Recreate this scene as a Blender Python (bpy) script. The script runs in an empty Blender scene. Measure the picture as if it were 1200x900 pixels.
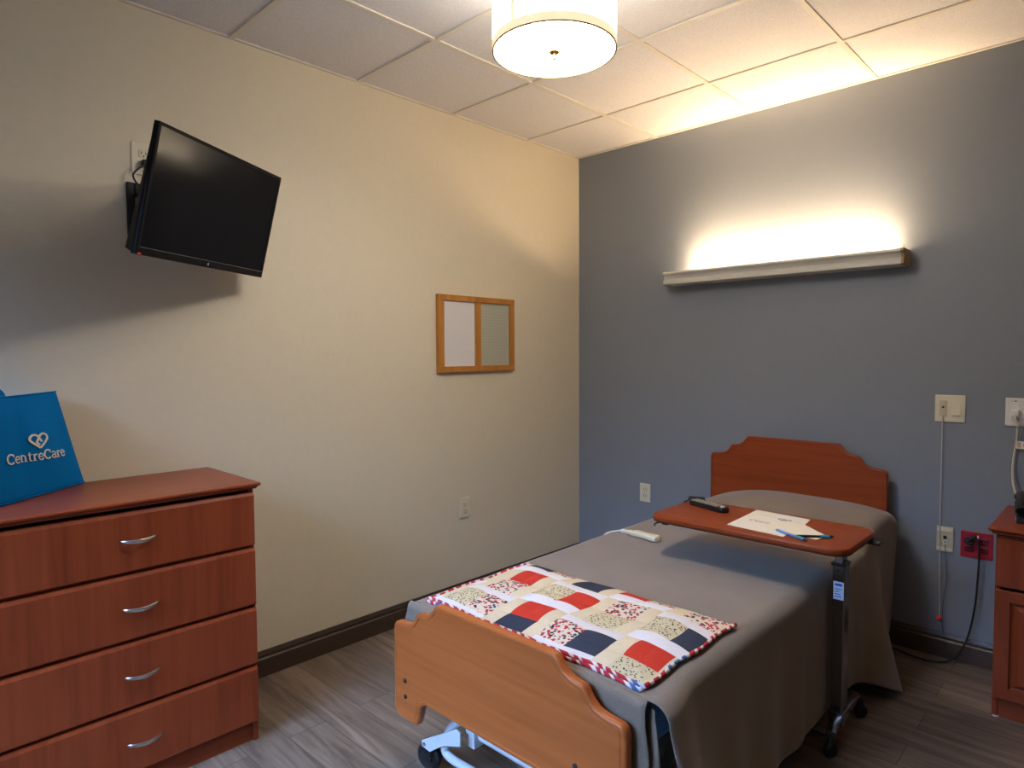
import bpy, bmesh, math, random
from mathutils import Vector, Matrix
random.seed(7)
SC = bpy.context.scene
COL = SC.collection
PI = math.pi

# ------------------------------------------------------------------ materials
MATS = {}
def srgb(r, g, b):
    f = lambda c: (c/255/12.92) if c/255 <= .04045 else ((c/255+.055)/1.055)**2.4
    return (f(r), f(g), f(b), 1)
def new_mat(name):
    m = bpy.data.materials.new(name); m.use_nodes = True
    nt = m.node_tree; b = nt.nodes['Principled BSDF']
    MATS[name] = m
    return m, nt, b
def N(nt, t, **k):
    n = nt.nodes.new(t)
    for a, v in k.items():
        if a in n.inputs: n.inputs[a].default_value = v
        else: setattr(n, a, v)
    return n
def L(nt, a, b): nt.links.new(a, b)
def ramp(nt, fac, stops):
    r = nt.nodes.new('ShaderNodeValToRGB'); e = r.color_ramp.elements
    while len(e) < len(stops): e.new(.5)
    for el, (p, c) in zip(e, stops): el.position = p; el.color = c
    L(nt, fac, r.inputs[0]); return r.outputs[0]
def coords(nt, scale=(1, 1, 1), loc=(0, 0, 0), rand=False):
    tc = nt.nodes.new('ShaderNodeTexCoord'); mp = nt.nodes.new('ShaderNodeMapping')
    mp.inputs['Scale'].default_value = scale; mp.inputs['Location'].default_value = loc
    src = tc.outputs['Object']
    if rand:
        oi = nt.nodes.new('ShaderNodeObjectInfo'); ml = N(nt, 'ShaderNodeMath', operation='MULTIPLY'); ml.inputs[1].default_value = 37.
        L(nt, oi.outputs['Random'], ml.inputs[0])
        va = N(nt, 'ShaderNodeVectorMath', operation='ADD'); L(nt, src, va.inputs[0]); L(nt, ml.outputs[0], va.inputs[1]); src = va.outputs[0]
    L(nt, src, mp.inputs[0]); return mp.outputs[0]
def bump(nt, b, h, strength=.2, dist=.002):
    n = N(nt, 'ShaderNodeBump'); n.inputs['Strength'].default_value = strength; n.inputs['Distance'].default_value = dist
    L(nt, h, n.inputs['Height']); L(nt, n.outputs[0], b.inputs['Normal'])
def plain(name, c, rough=.5, metal=0, spec=.5, noise=0, scale=60, bmp=0):
    m, nt, b = new_mat(name)
    b.inputs['Base Color'].default_value = c; b.inputs['Roughness'].default_value = rough
    b.inputs['Metallic'].default_value = metal; b.inputs['Specular IOR Level'].default_value = spec
    nz = N(nt, 'ShaderNodeTexNoise'); nz.inputs['Scale'].default_value = scale; nz.inputs['Detail'].default_value = 4
    L(nt, coords(nt), nz.inputs['Vector'])
    lo = tuple(x*(1-noise) for x in c[:3])+(1,); hi = tuple(min(1, x*(1+noise)) for x in c[:3])+(1,)
    L(nt, ramp(nt, nz.outputs[0], [(.3, lo), (.7, hi)]), b.inputs['Base Color'])
    if bmp: bump(nt, b, nz.outputs[0], bmp)
    return m
def wood(name, axis, dark, mid, light, rough=.32):
    m, nt, b = new_mat(name)
    s = [38, 38, 38]; s[axis] = 1.6
    v = coords(nt, s, rand=True)
    n1 = N(nt, 'ShaderNodeTexNoise'); n1.inputs['Scale'].default_value = 1.; n1.inputs['Detail'].default_value = 6; n1.inputs['Distortion'].default_value = .6
    L(nt, v, n1.inputs['Vector'])
    s2 = [9, 9, 9]; s2[axis] = .9
    n2 = N(nt, 'ShaderNodeTexNoise'); n2.inputs['Scale'].default_value = 1.; n2.inputs['Detail'].default_value = 3; n2.inputs['Distortion'].default_value = 1.2
    L(nt, coords(nt, s2, rand=True), n2.inputs['Vector'])
    mx = N(nt, 'ShaderNodeMix', data_type='FLOAT'); mx.inputs[0].default_value = .5
    L(nt, n1.outputs[0], mx.inputs[2]); L(nt, n2.outputs[0], mx.inputs[3])
    L(nt, ramp(nt, mx.outputs[0], [(.3, dark), (.5, mid), (.72, light)]), b.inputs['Base Color'])
    b.inputs['Roughness'].default_value = rough; b.inputs['Specular IOR Level'].default_value = .25
    bump(nt, b, n1.outputs[0], .05, .001)
    return m
WD, WM, WL = srgb(117, 50, 26), srgb(138, 61, 32), srgb(153, 73, 40)
wood('cherry_vertical', 2, WD, WM, WL)
wood('cherry_along', 1, WD, WM, WL)
wood('cherry_across', 0, srgb(156, 81, 36), srgb(176, 93, 43), srgb(188, 104, 52), .34)
wood('cherry_red', 0, srgb(120, 52, 23), srgb(140, 63, 28), srgb(155, 74, 35), .34)
wood('cherry_side', 0, WD, WM, WL)
wood('oak_frame', 2, srgb(160, 104, 42), srgb(184, 124, 54), srgb(200, 140, 68), .45)
plain('cream_paint', srgb(220, 209, 184), .6, noise=.015, scale=40, bmp=.05)
plain('blue_paint', srgb(131, 137, 146), .5, noise=.015, scale=40, bmp=.05)
plain('white_metal', srgb(205, 203, 192), .35, noise=.02)
plain('tee_white', srgb(222, 214, 200), .5)
plain('brown_vinyl', srgb(70, 56, 46), .35, noise=.05)
plain('ivory_plastic', srgb(222, 214, 188), .35)
plain('ivory_dark', srgb(196, 186, 156), .4)
plain('white_plastic', srgb(226, 224, 218), .35)
plain('red_plastic', srgb(170, 30, 44), .35)
plain('dark_red', srgb(110, 14, 26), .4)
plain('orange_red', srgb(235, 62, 40), .35)
plain('slot_black', srgb(30, 28, 26), .5)
plain('black_plastic', srgb(24, 24, 26), .35)
plain('black_rubber', srgb(22, 22, 24), .6)
plain('black_matte', srgb(14, 14, 15), .6)
plain('key_grey', srgb(205, 196, 160), .5)
plain('key_white', srgb(230, 230, 225), .5)
plain('silver', srgb(205, 203, 200), .28, metal=1)
plain('chrome', srgb(150, 148, 146), .18, metal=1)
plain('brass', srgb(190, 160, 100), .25, metal=1)
plain('paper', srgb(236, 228, 212), .7)
plain('paper_card', srgb(238, 228, 206), .7)
plain('ink_blue', srgb(70, 80, 140), .7)
plain('ink_brown', srgb(176, 140, 124), .7)
plain('label_white', srgb(222, 232, 244), .5)
plain('label_blue', srgb(48, 96, 178), .5)
plain('pen_blue', srgb(110, 150, 215), .35)
plain('pen_teal', srgb(40, 150, 170), .35)
plain('white_board', srgb(226, 222, 222), .3)
plain('bag_print', srgb(232, 226, 214), .7)
plain('bag_fabric', srgb(0, 112, 182), .9, 0, .1, noise=.06, scale=300, bmp=.25)
plain('bag_inside', srgb(10, 62, 104), .8)
plain('mattress_blue', srgb(86, 128, 180), .6, noise=.1)
plain('cord_beige', srgb(206, 198, 180), .5)
plain('cord_white', srgb(200, 196, 196), .5)
plain('wood_end', srgb(168, 140, 104), .5)
plain('dark_steel', srgb(104, 108, 104), .4, metal=.3)
plain('light_steel', srgb(214, 220, 226), .35)
plain('concrete', srgb(120, 120, 115), .9)
plain('tv_black', srgb(20, 20, 21), .45, 0, .15)
plain('tv_edge_sheen', srgb(60, 68, 80), .25, metal=.6)  # bluish light reflection on the television side, put into the colour
m, nt, b = new_mat('tv_screen'); b.inputs['Base Color'].default_value = (.004, .004, .005, 1); b.inputs['Roughness'].default_value = .13; b.inputs['Specular IOR Level'].default_value = .4
m, nt, b = new_mat('window_glass'); b.inputs['Base Color'].default_value = (.9, .95, 1, 1); b.inputs['Roughness'].default_value = .02; b.inputs['Transmission Weight'].default_value = 1; b.inputs['IOR'].default_value = 1.1
def emit(name, c, s):
    m, nt, b = new_mat(name)
    b.inputs['Base Color'].default_value = c
    b.inputs['Emission Color'].default_value = c; b.inputs['Emission Strength'].default_value = s
    return m
DRUM = 10.3
emit('lit_shade', (1, .95, .88, 1), DRUM*.86)
emit('lit_hem', (1, .80, .52, 1), DRUM*.085)
emit('lit_diffuser', (1, .94, .87, 1), DRUM*4.0)
emit('lit_tube', (1, .74, .48, 1), 190)
# ceiling tile
m, nt, b = new_mat('ceiling_tile')
nz = N(nt, 'ShaderNodeTexNoise'); nz.inputs['Scale'].default_value = 230; nz.inputs['Detail'].default_value = 3
L(nt, coords(nt), nz.inputs['Vector'])
L(nt, ramp(nt, nz.outputs[0], [(.3, srgb(212, 208, 206)), (.6, srgb(231, 228, 227))]), b.inputs['Base Color'])
b.inputs['Roughness'].default_value = .9; bump(nt, b, nz.outputs[0], .4, .002)
# fabric of the bedspread
m, nt, b = new_mat('grey_fabric')
n1 = N(nt, 'ShaderNodeTexNoise'); n1.inputs['Scale'].default_value = 260; n1.inputs['Detail'].default_value = 3
n2 = N(nt, 'ShaderNodeTexNoise'); n2.inputs['Scale'].default_value = 7; n2.inputs['Detail'].default_value = 3
v = coords(nt); L(nt, v, n1.inputs['Vector']); L(nt, v, n2.inputs['Vector'])
mx = N(nt, 'ShaderNodeMix', data_type='FLOAT'); mx.inputs[0].default_value = .35; L(nt, n1.outputs[0], mx.inputs[2]); L(nt, n2.outputs[0], mx.inputs[3])
L(nt, ramp(nt, mx.outputs[0], [(.3, srgb(116, 101, 85)), (.7, srgb(138, 120, 102))]), b.inputs['Base Color'])
b.inputs['Roughness'].default_value = .85; b.inputs['Sheen Weight'].default_value = .3
bump(nt, b, mx.outputs[0], .35, .003)
# floor planks running along x
m, nt, b = new_mat('vinyl_planks')
br = N(nt, 'ShaderNodeTexBrick'); br.offset = .37; br.offset_frequency = 2
br.inputs['Color1'].default_value = (0, 0, 0, 1); br.inputs['Color2'].default_value = (1, 1, 1, 1); br.inputs['Mortar'].default_value = (.5, .5, .5, 1)
br.inputs['Scale'].default_value = 1; br.inputs['Mortar Size'].default_value = .0012; br.inputs['Brick Width'].default_value = 1.22; br.inputs['Row Height'].default_value = .152
br.inputs['Mortar Smooth'].default_value = .1
v = coords(nt, (1, 1, 1), (.3, .07, 0)); L(nt, v, br.inputs['Vector'])
va = N(nt, 'ShaderNodeVectorMath', operation='MULTIPLY_ADD'); va.inputs[1].default_value = (1.3, 15, 1)
sc_ = N(nt, 'ShaderNodeVectorMath', operation='SCALE'); sc_.inputs['Scale'].default_value = 9; L(nt, br.outputs['Color'], sc_.inputs[0])
L(nt, v, va.inputs[0]); L(nt, sc_.outputs[0], va.inputs[2])
gn = N(nt, 'ShaderNodeTexNoise'); gn.inputs['Scale'].default_value = 1.4; gn.inputs['Detail'].default_value = 8; gn.inputs['Roughness'].default_value = .65; gn.inputs['Distortion'].default_value = .8
L(nt, va.outputs[0], gn.inputs['Vector'])
c1 = ramp(nt, gn.outputs[0], [(.28, srgb(84, 70, 60)), (.5, srgb(124, 107, 93)), (.72, srgb(152, 136, 120))])
hs = N(nt, 'ShaderNodeMix', data_type='RGBA', blend_type='MULTIPLY'); hs.inputs[0].default_value = 1
L(nt, c1, hs.inputs[6]); L(nt, ramp(nt, br.outputs['Color'], [(0, (.80, .80, .80, 1)), (1, (1, .98, .96, 1))]), hs.inputs[7])
mo = N(nt, 'ShaderNodeMix', data_type='RGBA'); L(nt, br.outputs['Fac'], mo.inputs[0]); L(nt, hs.outputs[2], mo.inputs[6]); mo.inputs[7].default_value = srgb(62, 52, 44)
L(nt, mo.outputs[2], b.inputs['Base Color']); b.inputs['Roughness'].default_value = .42; b.inputs['Specular IOR Level'].default_value = .35
bump(nt, b, gn.outputs[0], .12, .001)
# quilt fabrics
plain('quilt_white', srgb(226, 220, 222), .85, noise=.03, scale=90, bmp=.15)
plain('quilt_cream', srgb(218, 200, 168), .85, noise=.04, scale=90, bmp=.15)
plain('quilt_red', srgb(200, 46, 24), .85, noise=.06, scale=90, bmp=.15)
plain('quilt_navy', srgb(40, 48, 68), .85, noise=.08, scale=90, bmp=.15)
def spots(name, base, cols, scale, thr):
    m, nt, b = new_mat(name)
    v = coords(nt)
    vo = N(nt, 'ShaderNodeTexVoronoi'); vo.inputs['Scale'].default_value = scale; L(nt, v, vo.inputs['Vector'])
    msk = ramp(nt, vo.outputs['Distance'], [(thr, (1, 1, 1, 1)), (thr+.05, (0, 0, 0, 1))])
    sp = N(nt, 'ShaderNodeSeparateColor'); L(nt, vo.outputs['Color'], sp.inputs[0])
    cc = ramp(nt, sp.outputs[0], [(i/len(cols), c) for i, c in enumerate(cols)])
    cc.node.color_ramp.interpolation = 'CONSTANT'
    mx = N(nt, 'ShaderNodeMix', data_type='RGBA'); L(nt, msk, mx.inputs[0]); mx.inputs[6].default_value = base; L(nt, cc, mx.inputs[7])
    L(nt, mx.outputs[2], b.inputs['Base Color']); b.inputs['Roughness'].default_value = .85
spots('quilt_dots', srgb(206, 192, 156), [srgb(34, 34, 50), srgb(120, 74, 62), srgb(52, 52, 60)], 120, .30)
spots('quilt_print', srgb(220, 204, 184), [srgb(190, 40, 40), srgb(36, 40, 62), srgb(216, 200, 180), srgb(186, 50, 60), srgb(48, 50, 70)], 95, .50)
m, nt, b = new_mat('quilt_binding')
wv = N(nt, 'ShaderNodeTexWave'); wv.inputs['Scale'].default_value = 17; wv.inputs['Distortion'].default_value = 5; wv.inputs['Detail'].default_value = 2; wv.bands_direction = 'DIAGONAL'
v = coords(nt); L(nt, v, wv.inputs['Vector'])
n3 = N(nt, 'ShaderNodeTexNoise'); n3.inputs['Scale'].default_value = 7; L(nt, v, n3.inputs['Vector'])
a1 = ramp(nt, wv.outputs['Fac'], [(.0, srgb(186, 34, 48)), (.58, srgb(186, 34, 48)), (.66, srgb(228, 210, 200))])
a2 = ramp(nt, wv.outputs['Fac'], [(.0, srgb(70, 100, 150)), (.5, srgb(70, 100, 150)), (.6, srgb(214, 214, 220))])
mx = N(nt, 'ShaderNodeMix', data_type='RGBA'); L(nt, ramp(nt, n3.outputs[0], [(.58, (0, 0, 0, 1)), (.6, (1, 1, 1, 1))]), mx.inputs[0]); L(nt, a1, mx.inputs[6]); L(nt, a2, mx.inputs[7])
L(nt, mx.outputs[2], b.inputs['Base Color']); b.inputs['Roughness'].default_value = .85
# ribbed grey tackboard
m, nt, b = new_mat('ribbed_fabric')
wv = N(nt, 'ShaderNodeTexWave'); wv.inputs['Scale'].default_value = 26; wv.bands_direction = 'Z'; wv.inputs['Distortion'].default_value = .6
L(nt, coords(nt), wv.inputs['Vector'])
L(nt, ramp(nt, wv.outputs['Fac'], [(.2, srgb(168, 168, 150)), (.8, srgb(182, 182, 165))]), b.inputs['Base Color']); b.inputs['Roughness'].default_value = .9
bump(nt, b, wv.outputs['Fac'], .3, .001)

# ------------------------------------------------------------------ objects
WL_ = {}
def thing(name, label, cat, loc, group=None, mat=None):
    o = bpy.data.objects.new(name, None); COL.objects.link(o); o.empty_display_size = .1
    if mat is not None: o.matrix_world = mat; WL_[o.name] = None
    else: o.location = loc; WL_[o.name] = Vector(loc)
    o['label'] = label; o['category'] = cat
    if group: o['group'] = group
    return o
def obj(name, bm, mats, parent=None, smooth=False, label=None, local=False, mods=()):
    """link a bmesh as ONE mesh object; geometry is given in world space (or in the parent's space when local)"""
    if isinstance(bm, list):
        t = bmesh.new()
        for q in bm:
            me = bpy.data.meshes.new('t'); q.to_mesh(me); t.from_mesh(me); bpy.data.meshes.remove(me); q.free()
        bm = t
    lo = Vector((1e9,)*3); hi = -lo
    for v in bm.verts:
        for i in range(3): lo[i] = min(lo[i], v.co[i]); hi[i] = max(hi[i], v.co[i])
    c = (lo+hi)/2
    if parent is None: c.z = lo.z
    bmesh.ops.translate(bm, vec=-c, verts=bm.verts)
    bmesh.ops.recalc_face_normals(bm, faces=bm.faces)
    me = bpy.data.meshes.new(name); bm.to_mesh(me); bm.free()
    if isinstance(mats, str): mats = [mats]
    for k in mats: me.materials.append(MATS[k])
    o = bpy.data.objects.new(name, me); COL.objects.link(o)
    if parent is not None:
        o.parent = parent; base = WL_[parent.name]
        o.location = c if (local and base is None) else c-(base if base is not None else Vector((0, 0, 0)))
        WL_[o.name] = (c if base is not None else c)
        if base is None: WL_[o.name] = c      # inside a rotated thing, deeper parts keep that thing's space
    else:
        o.location = c; WL_[o.name] = c.copy()
    if smooth:
        for p in me.polygons: p.use_smooth = True
        if smooth != 'all':
            try: me.set_sharp_from_angle(angle=math.radians(35))
            except Exception: pass
    if label: o['label'] = label
    return o
def tag(o, label, cat, group=None):
    o['label'] = label; o['category'] = cat
    if group: o['group'] = group
    return o
def structure(name, bm, mats, smooth=False):
    o = obj(name, bm, mats, None, smooth); o['kind'] = 'structure'; return o
def dup(o, parent, off):
    c = o.copy(); COL.objects.link(c); c.parent = parent; c.location = o.location+Vector(off)
    WL_[c.name] = WL_[o.name]+Vector(off); return c

def box(a, b_, bevel=0, seg=2, edges=None):
    bm = bmesh.new(); bmesh.ops.create_cube(bm, size=1)
    a = Vector(a); b_ = Vector(b_)
    for v in bm.verts: v.co = Vector([(a[i]+b_[i])/2+v.co[i]*(b_[i]-a[i]) for i in range(3)])
    if bevel:
        es = bm.edges[:] if edges is None else [e for e in bm.edges if edges(e)]
        bmesh.ops.bevel(bm, geom=es, offset=bevel, segments=seg, affect='EDGES', profile=.5)
    return bm
def prism(pts, ax, lo, hi, bevel=0, seg=3, caps=(True, True)):
    """extrude a closed 2D outline along an axis; ax 0: (y,z), 1: (x,z), 2: (x,y)"""
    bm = bmesh.new()
    def P(p, t): return Vector([(t, p[0], p[1]), (p[0], t, p[1]), (p[0], p[1], t)][ax])
    A = [bm.verts.new(P(p, lo)) for p in pts]; B = [bm.verts.new(P(p, hi)) for p in pts]
    n = len(pts)
    fa = bm.faces.new(A); fb = bm.faces.new(B[::-1])
    for i in range(n): bm.faces.new((A[i], A[(i+1) % n], B[(i+1) % n], B[i]))
    if bevel:
        es = [e for f, c in ((fa, caps[0]), (fb, caps[1])) if c for e in f.edges]
        bmesh.ops.bevel(bm, geom=es, offset=bevel, segments=seg, affect='EDGES', profile=.5)
    return bm
def offset_outline(pts, d):
    """move a counter-clockwise outline inward by d"""
    n = len(pts); out = []
    for i in range(n):
        a, p, c = Vector(pts[i-1]), Vector(pts[i]), Vector(pts[(i+1) % n])
        e1 = (p-a).normalized(); e2 = (c-p).normalized(); n1 = Vector((-e1.y, e1.x)); n2 = Vector((-e2.y, e2.x))
        m_ = (n1+n2).normalized(); k = 1/max(.5, m_.dot(n1)); out.append(tuple(p+m_*d*k))
    return out
def board(pts, ax, lo, hi, b_, groove=0):
    """a board with rounded edges and an optional routed line on its low face"""
    ar = sum(pts[i-1][0]*pts[i][1]-pts[i][0]*pts[i-1][1] for i in range(len(pts)))
    if ar < 0: pts = pts[::-1]
    bm = bmesh.new()
    def P(p, t): return Vector([(t, p[0], p[1]), (p[0], t, p[1]), (p[0], p[1], t)][ax])
    st = []
    if groove: st += [(b_+groove+.004, lo), (b_+groove+.002, lo+.0022), (b_+groove, lo)]
    for k in range(4, -1, -1):
        a = PI/2*k/4; st.append((b_*(1-math.cos(a)), lo+b_*(1-math.sin(a))))
    for k in range(5):
        a = PI/2*k/4; st.append((b_*(1-math.cos(a)), hi-b_*(1-math.sin(a))))
    R_ = [[bm.verts.new(P(p, t)) for p in offset_outline(pts, d)] for d, t in st]; n = len(pts)
    for A, B in zip(R_, R_[1:]):
        for i in range(n): bm.faces.new((A[i], A[(i+1) % n], B[(i+1) % n], B[i]))
    bm.faces.new(R_[0]); bm.faces.new(R_[-1][::-1])
    return bm
def smooth_path(pts, n=8):
    P = [Vector(p) for p in pts]; out = []
    if len(P) < 3: return P
    for i in range(len(P)-1):
        p0 = P[max(i-1, 0)]; p1 = P[i]; p2 = P[i+1]; p3 = P[min(i+2, len(P)-1)]
        for k in range(n):
            t = k/n
            out.append(.5*((2*p1)+(p2-p0)*t+(2*p0-5*p1+4*p2-p3)*t*t+(3*p1-p0-3*p2+p3)*t**3))
    out.append(P[-1]); return out
def tube(pts, r, seg=10, n=8, sm=True, flat=None):
    """tube along points; r number or function of 0..1"""
    P = smooth_path(pts, n) if sm else [Vector(p) for p in pts]
    bm = bmesh.new(); rings = []; prev = None
    for i, p in enumerate(P):
        t = (P[min(i+1, len(P)-1)]-P[max(i-1, 0)]).normalized()
        if prev is None:
            u = t.cross(Vector((0, 0, 1)));
            if u.length < .01: u = t.cross(Vector((1, 0, 0)))
            u.normalize()
        else:
            u = (prev-t*prev.dot(t)).normalized()
        prev = u; w = t.cross(u)
        rr = r(i/(len(P)-1)) if callable(r) else r
        rings.append([bm.verts.new(p+(u*math.cos(a)*(flat[0] if flat else 1)+w*math.sin(a)*(flat[1] if flat else 1))*rr) for a in [2*PI*k/seg for k in range(seg)]])
    for A, B in zip(rings, rings[1:]):
        for k in range(seg): bm.faces.new((A[k], A[(k+1) % seg], B[(k+1) % seg], B[k]))
    bm.faces.new(rings[0]); bm.faces.new(rings[-1][::-1])
    return bm
def lathe(prof, c, seg=32, axis=(0, 0, 1), closed=False):
    """prof: (r, h) pairs"""
    bm = bmesh.new(); c = Vector(c); q = Vector((0, 0, 1)).rotation_difference(Vector(axis)); rings = []
    for r, h in prof:
        if r < 1e-6: rings.append([bm.verts.new(c+q@Vector((0, 0, h)))])
        else: rings.append([bm.verts.new(c+q@Vector((r*math.cos(2*PI*k/seg), r*math.sin(2*PI*k/seg), h))) for k in range(seg)])
    for A, B in zip(rings, rings[1:]+([rings[0]] if closed else [])):
        for k in range(seg):
            a = A if len(A) == 1 else (A[k], A[(k+1) % seg]); bb = B if len(B) == 1 else (B[(k+1) % seg], B[k])
            fs = list(a)+list(bb)
            if len(fs) > 2: bm.faces.new(fs)
    for R_ in (() if closed else (rings[0], rings[-1])):
        if len(R_) > 1: bm.faces.new(R_)
    return bm
def roundrect(x0, y0, x1, y1, r, n=6):
    out = []
    for cx, cy, a in ((x1-r, y1-r, 0), (x0+r, y1-r, 90), (x0+r, y0+r, 180), (x1-r, y0+r, 270)):
        for k in range(n+1):
            t = math.radians(a+90*k/n); out.append((cx+r*math.cos(t), cy+r*math.sin(t)))
    return out
def grid(nu, nv, fn, matfn=None):
    bm = bmesh.new(); V = [[bm.verts.new(fn(i/nu, j/nv)) for j in range(nv+1)] for i in range(nu+1)]
    for i in range(nu):
        for j in range(nv):
            f = bm.faces.new((V[i][j], V[i+1][j], V[i+1][j+1], V[i][j+1]))
            if matfn: f.material_index = matfn((i+.5)/nu, (j+.5)/nv)
    return bm
def sst(a, b_, x):
    t = min(1, max(0, (x-a)/(b_-a))); return t*t*(3-2*t)

# ------------------------------------------------------------------ room
H = 2.738; X1 = 5.0; Y0 = -4.7; TH = .12
structure('floor', box((-TH, Y0-TH, -.1), (X1+TH, TH, 0)), 'vinyl_planks')
structure('wall_headboard', box((0, 0, 0), (X1+TH, TH, H+.1)), 'blue_paint')
structure('wall_right', box((X1, Y0-TH, 0), (X1+TH, 0, H+.1)), 'cream_paint')
structure('wall_left', box((-TH, Y0-TH, 0), (0, TH, H+.1)), 'cream_paint')
WX0, WX1, WZ0, WZ1 = .4, 2.0, .85, 2.3      # window opening in the wall behind the viewer
structure('wall_back', [box((0, Y0-TH, 0), (WX0, Y0, H+.1)), box((WX1, Y0-TH, 0), (X1, Y0, H+.1)),
                        box((WX0, Y0-TH, 0), (WX1, Y0, WZ0)), box((WX0, Y0-TH, WZ1), (WX1, Y0, H+.1))], 'cream_paint')
fr = []
for a, b_ in (((WX0, WZ0), (WX1, WZ0+.05)), ((WX0, WZ1-.05), (WX1, WZ1)), ((WX0, WZ0+.05), (WX0+.05, WZ1-.05)), ((WX1-.05, WZ0+.05), (WX1, WZ1-.05)), (((WX0+WX1)/2-.03, WZ0+.05), ((WX0+WX1)/2+.03, WZ1-.05))):
    fr.append(box((a[0], Y0-.09, a[1]), (b_[0], Y0-.03, b_[1]), .004))
w1 = structure('window_1', fr, 'white_metal')
obj('pane', box((WX0+.04, Y0-.063, WZ0+.04), (WX1-.04, Y0-.057, WZ1-.04)), 'window_glass', w1)
obj('window_sill', box((WX0-.04, Y0-.02, WZ0-.03), (WX1+.04, Y0+.09, WZ0-.001), .005), 'white_metal', w1)
# ceiling: lay-in tiles in a tee grid
g = .6096; e0 = .594-g; d0 = -.517+g
parts = [box((0, Y0, H+.006), (X1, 0, H+.05))]
bm = parts[0]
xs = [e0+g*k for k in range(-1, 8)]; ys = [d0-g*k for k in range(0, 11)]
tees = []
for x in xs:
    if 0 < x < X1: tees.append(box((x-.012, Y0, H), (x+.012, 0, H+.007), .001, 1))
for y in ys:
    if Y0 < y < 0: tees.append(box((0, y-.012, H-.0005), (X1, y+.012, H+.007), .001, 1))
tees += [box((0, Y0, H-.001), (.014, 0, H+.007)), box((0, -.014, H-.001), (X1, 0, H+.007)), box((X1-.014, Y0, H-.001), (X1, 0, H+.007)), box((0, Y0, H-.001), (X1, Y0+.014, H+.007))]
for t in tees:
    for f in t.faces: f.material_index = 1
ceil = structure('ceiling', parts+tees, ['ceiling_tile', 'tee_white'])
# dark vinyl baseboard with a moulded top
BBP = [(0, 0), (.016, 0), (.016, .078), (.011, .084), (.011, .092), (.013, .096), (.009, .104), (.006, .113), (0, .113)]
structure('baseboard_left', prism([(-.0+a, z) for a, z in BBP], 1, Y0, 0), 'brown_vinyl')
structure('baseboard_headboard', prism([(-a, z) for a, z in BBP], 0, .0, X1), 'brown_vinyl')
structure('baseboard_right', prism([(X1-a, z) for a, z in BBP], 1, Y0, -.02), 'brown_vinyl')
structure('baseboard_back', prism([(Y0+a, z) for a, z in BBP], 0, .02, X1-.02), 'brown_vinyl')

# ------------------------------------------------------------------ drum ceiling lamp
LC = Vector((1.372, -1.885, 0)); ZB = 2.398; LR = .2
lamp = thing('ceiling_lamp', 'round cream drum ceiling lamp with glowing diffuser and small brass finial', 'lamp', (LC.x, LC.y, H))
ct = lambda z: (LC.x, LC.y, z)
obj('lamp_shade', lathe([(LR, ZB+.026), (LR, ZB+.26), (LR-.003, ZB+.26), (LR-.003, ZB+.026)], ct(0), 64, closed=True), 'lit_shade', lamp, 'all')
obj('shade_hem', [lathe([(LR-.002, ZB), (LR+.001, ZB), (LR+.001, ZB+.027), (LR-.002, ZB+.027)], ct(0), 64, closed=True)], 'lit_hem', lamp, True, label='cream folded hem around the shade bottom')
th = math.radians(-88)
seam = grid(2, 6, lambda u, v: (LC.x+(LR+.0015)*math.cos(th+(u-.5)*.075), LC.y+(LR+.0015)*math.sin(th+(u-.5)*.075), ZB+.027+v*.23))
sm_ = obj('shade_seam', seam, 'lit_hem', lamp, label='cream vertical seam of the shade')
md = sm_.modifiers.new('solid', 'SOLIDIFY'); md.thickness = .001
obj('diffuser', lathe([(0, ZB+.002), (LR-.004, ZB+.002), (LR-.004, ZB+.008), (0, ZB+.008)], ct(0), 64), 'lit_diffuser', lamp)
obj('shade_rim', lathe([(LR-.004, ZB-.001), (LR+.0015, ZB-.001), (LR+.0015, ZB+.0015), (LR-.004, ZB+.0015)], ct(0), 64, closed=True), 'brass', lamp)
obj('finial', lathe([(0, ZB-.026), (.006, ZB-.025), (.0065, ZB-.021), (.003, ZB-.018), (.0035, ZB-.012), (.012, ZB-.008), (.018, ZB-.003), (.018, ZB+.001), (0, ZB+.002)], ct(0), 24), 'brass', lamp, True)
obj('canopy', lathe([(.07, H-.001), (.07, H-.018), (.03, H-.03), (.012, H-.03), (.012, ZB+.01), (0, ZB+.01)], ct(0), 32), 'brass', lamp, True)

# ------------------------------------------------------------------ wall light over the bed
wl = thing('wall_light', 'long white cornice wall light glowing upward above the bed', 'light', (1.352, 0, 1.86))
XA, XB = .722, 1.975
prof = [(-.118, 1.898), (-.126, 1.892), (-.126, 1.885), (-.117, 1.879), (-.108, 1.868), (-.104, 1.858), (-.107, 1.85), (-.114, 1.845), (-.114, 1.828), (-.106, 1.824), (-.004, 1.824), (-.004, 1.829), (-.100, 1.829), (-.108, 1.833), (-.108, 1.842), (-.099, 1.853), (-.099, 1.862), (-.112, 1.884), (-.114, 1.898)]
obj('valance', prism(prof, 0, XA+.012, XB-.012), 'white_metal', wl, True)
cap = [(-.002, 1.824), (-.108, 1.824), (-.117, 1.83), (-.117, 1.846), (-.107, 1.856), (-.112, 1.874), (-.129, 1.886), (-.129, 1.893), (-.119, 1.9), (-.002, 1.9)]
obj('end_cap', prism(cap, 0, XA, XA+.012), 'white_metal', wl, True)
obj('end_cap', prism(cap, 0, XB-.012, XB), 'wood_end', wl, True, label='tan right end cap')
obj('light_tube', tube([(XA+.13, -.036, 1.868), (XB-.07, -.036, 1.868)], .013, 12, sm=False), 'lit_tube', wl, True)
obj('tube_holder', box((XA+.10, -.05, 1.829), (XA+.13, -.02, 1.884), .003), 'white_plastic', wl)
obj('tube_holder', box((XB-.07, -.05, 1.829), (XB-.04, -.02, 1.884), .003), 'white_plastic', wl)
obj('back_plate', box((XA+.01, -.006, 1.826), (XB-.01, -.001, 1.888)), 'white_metal', wl)
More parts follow.
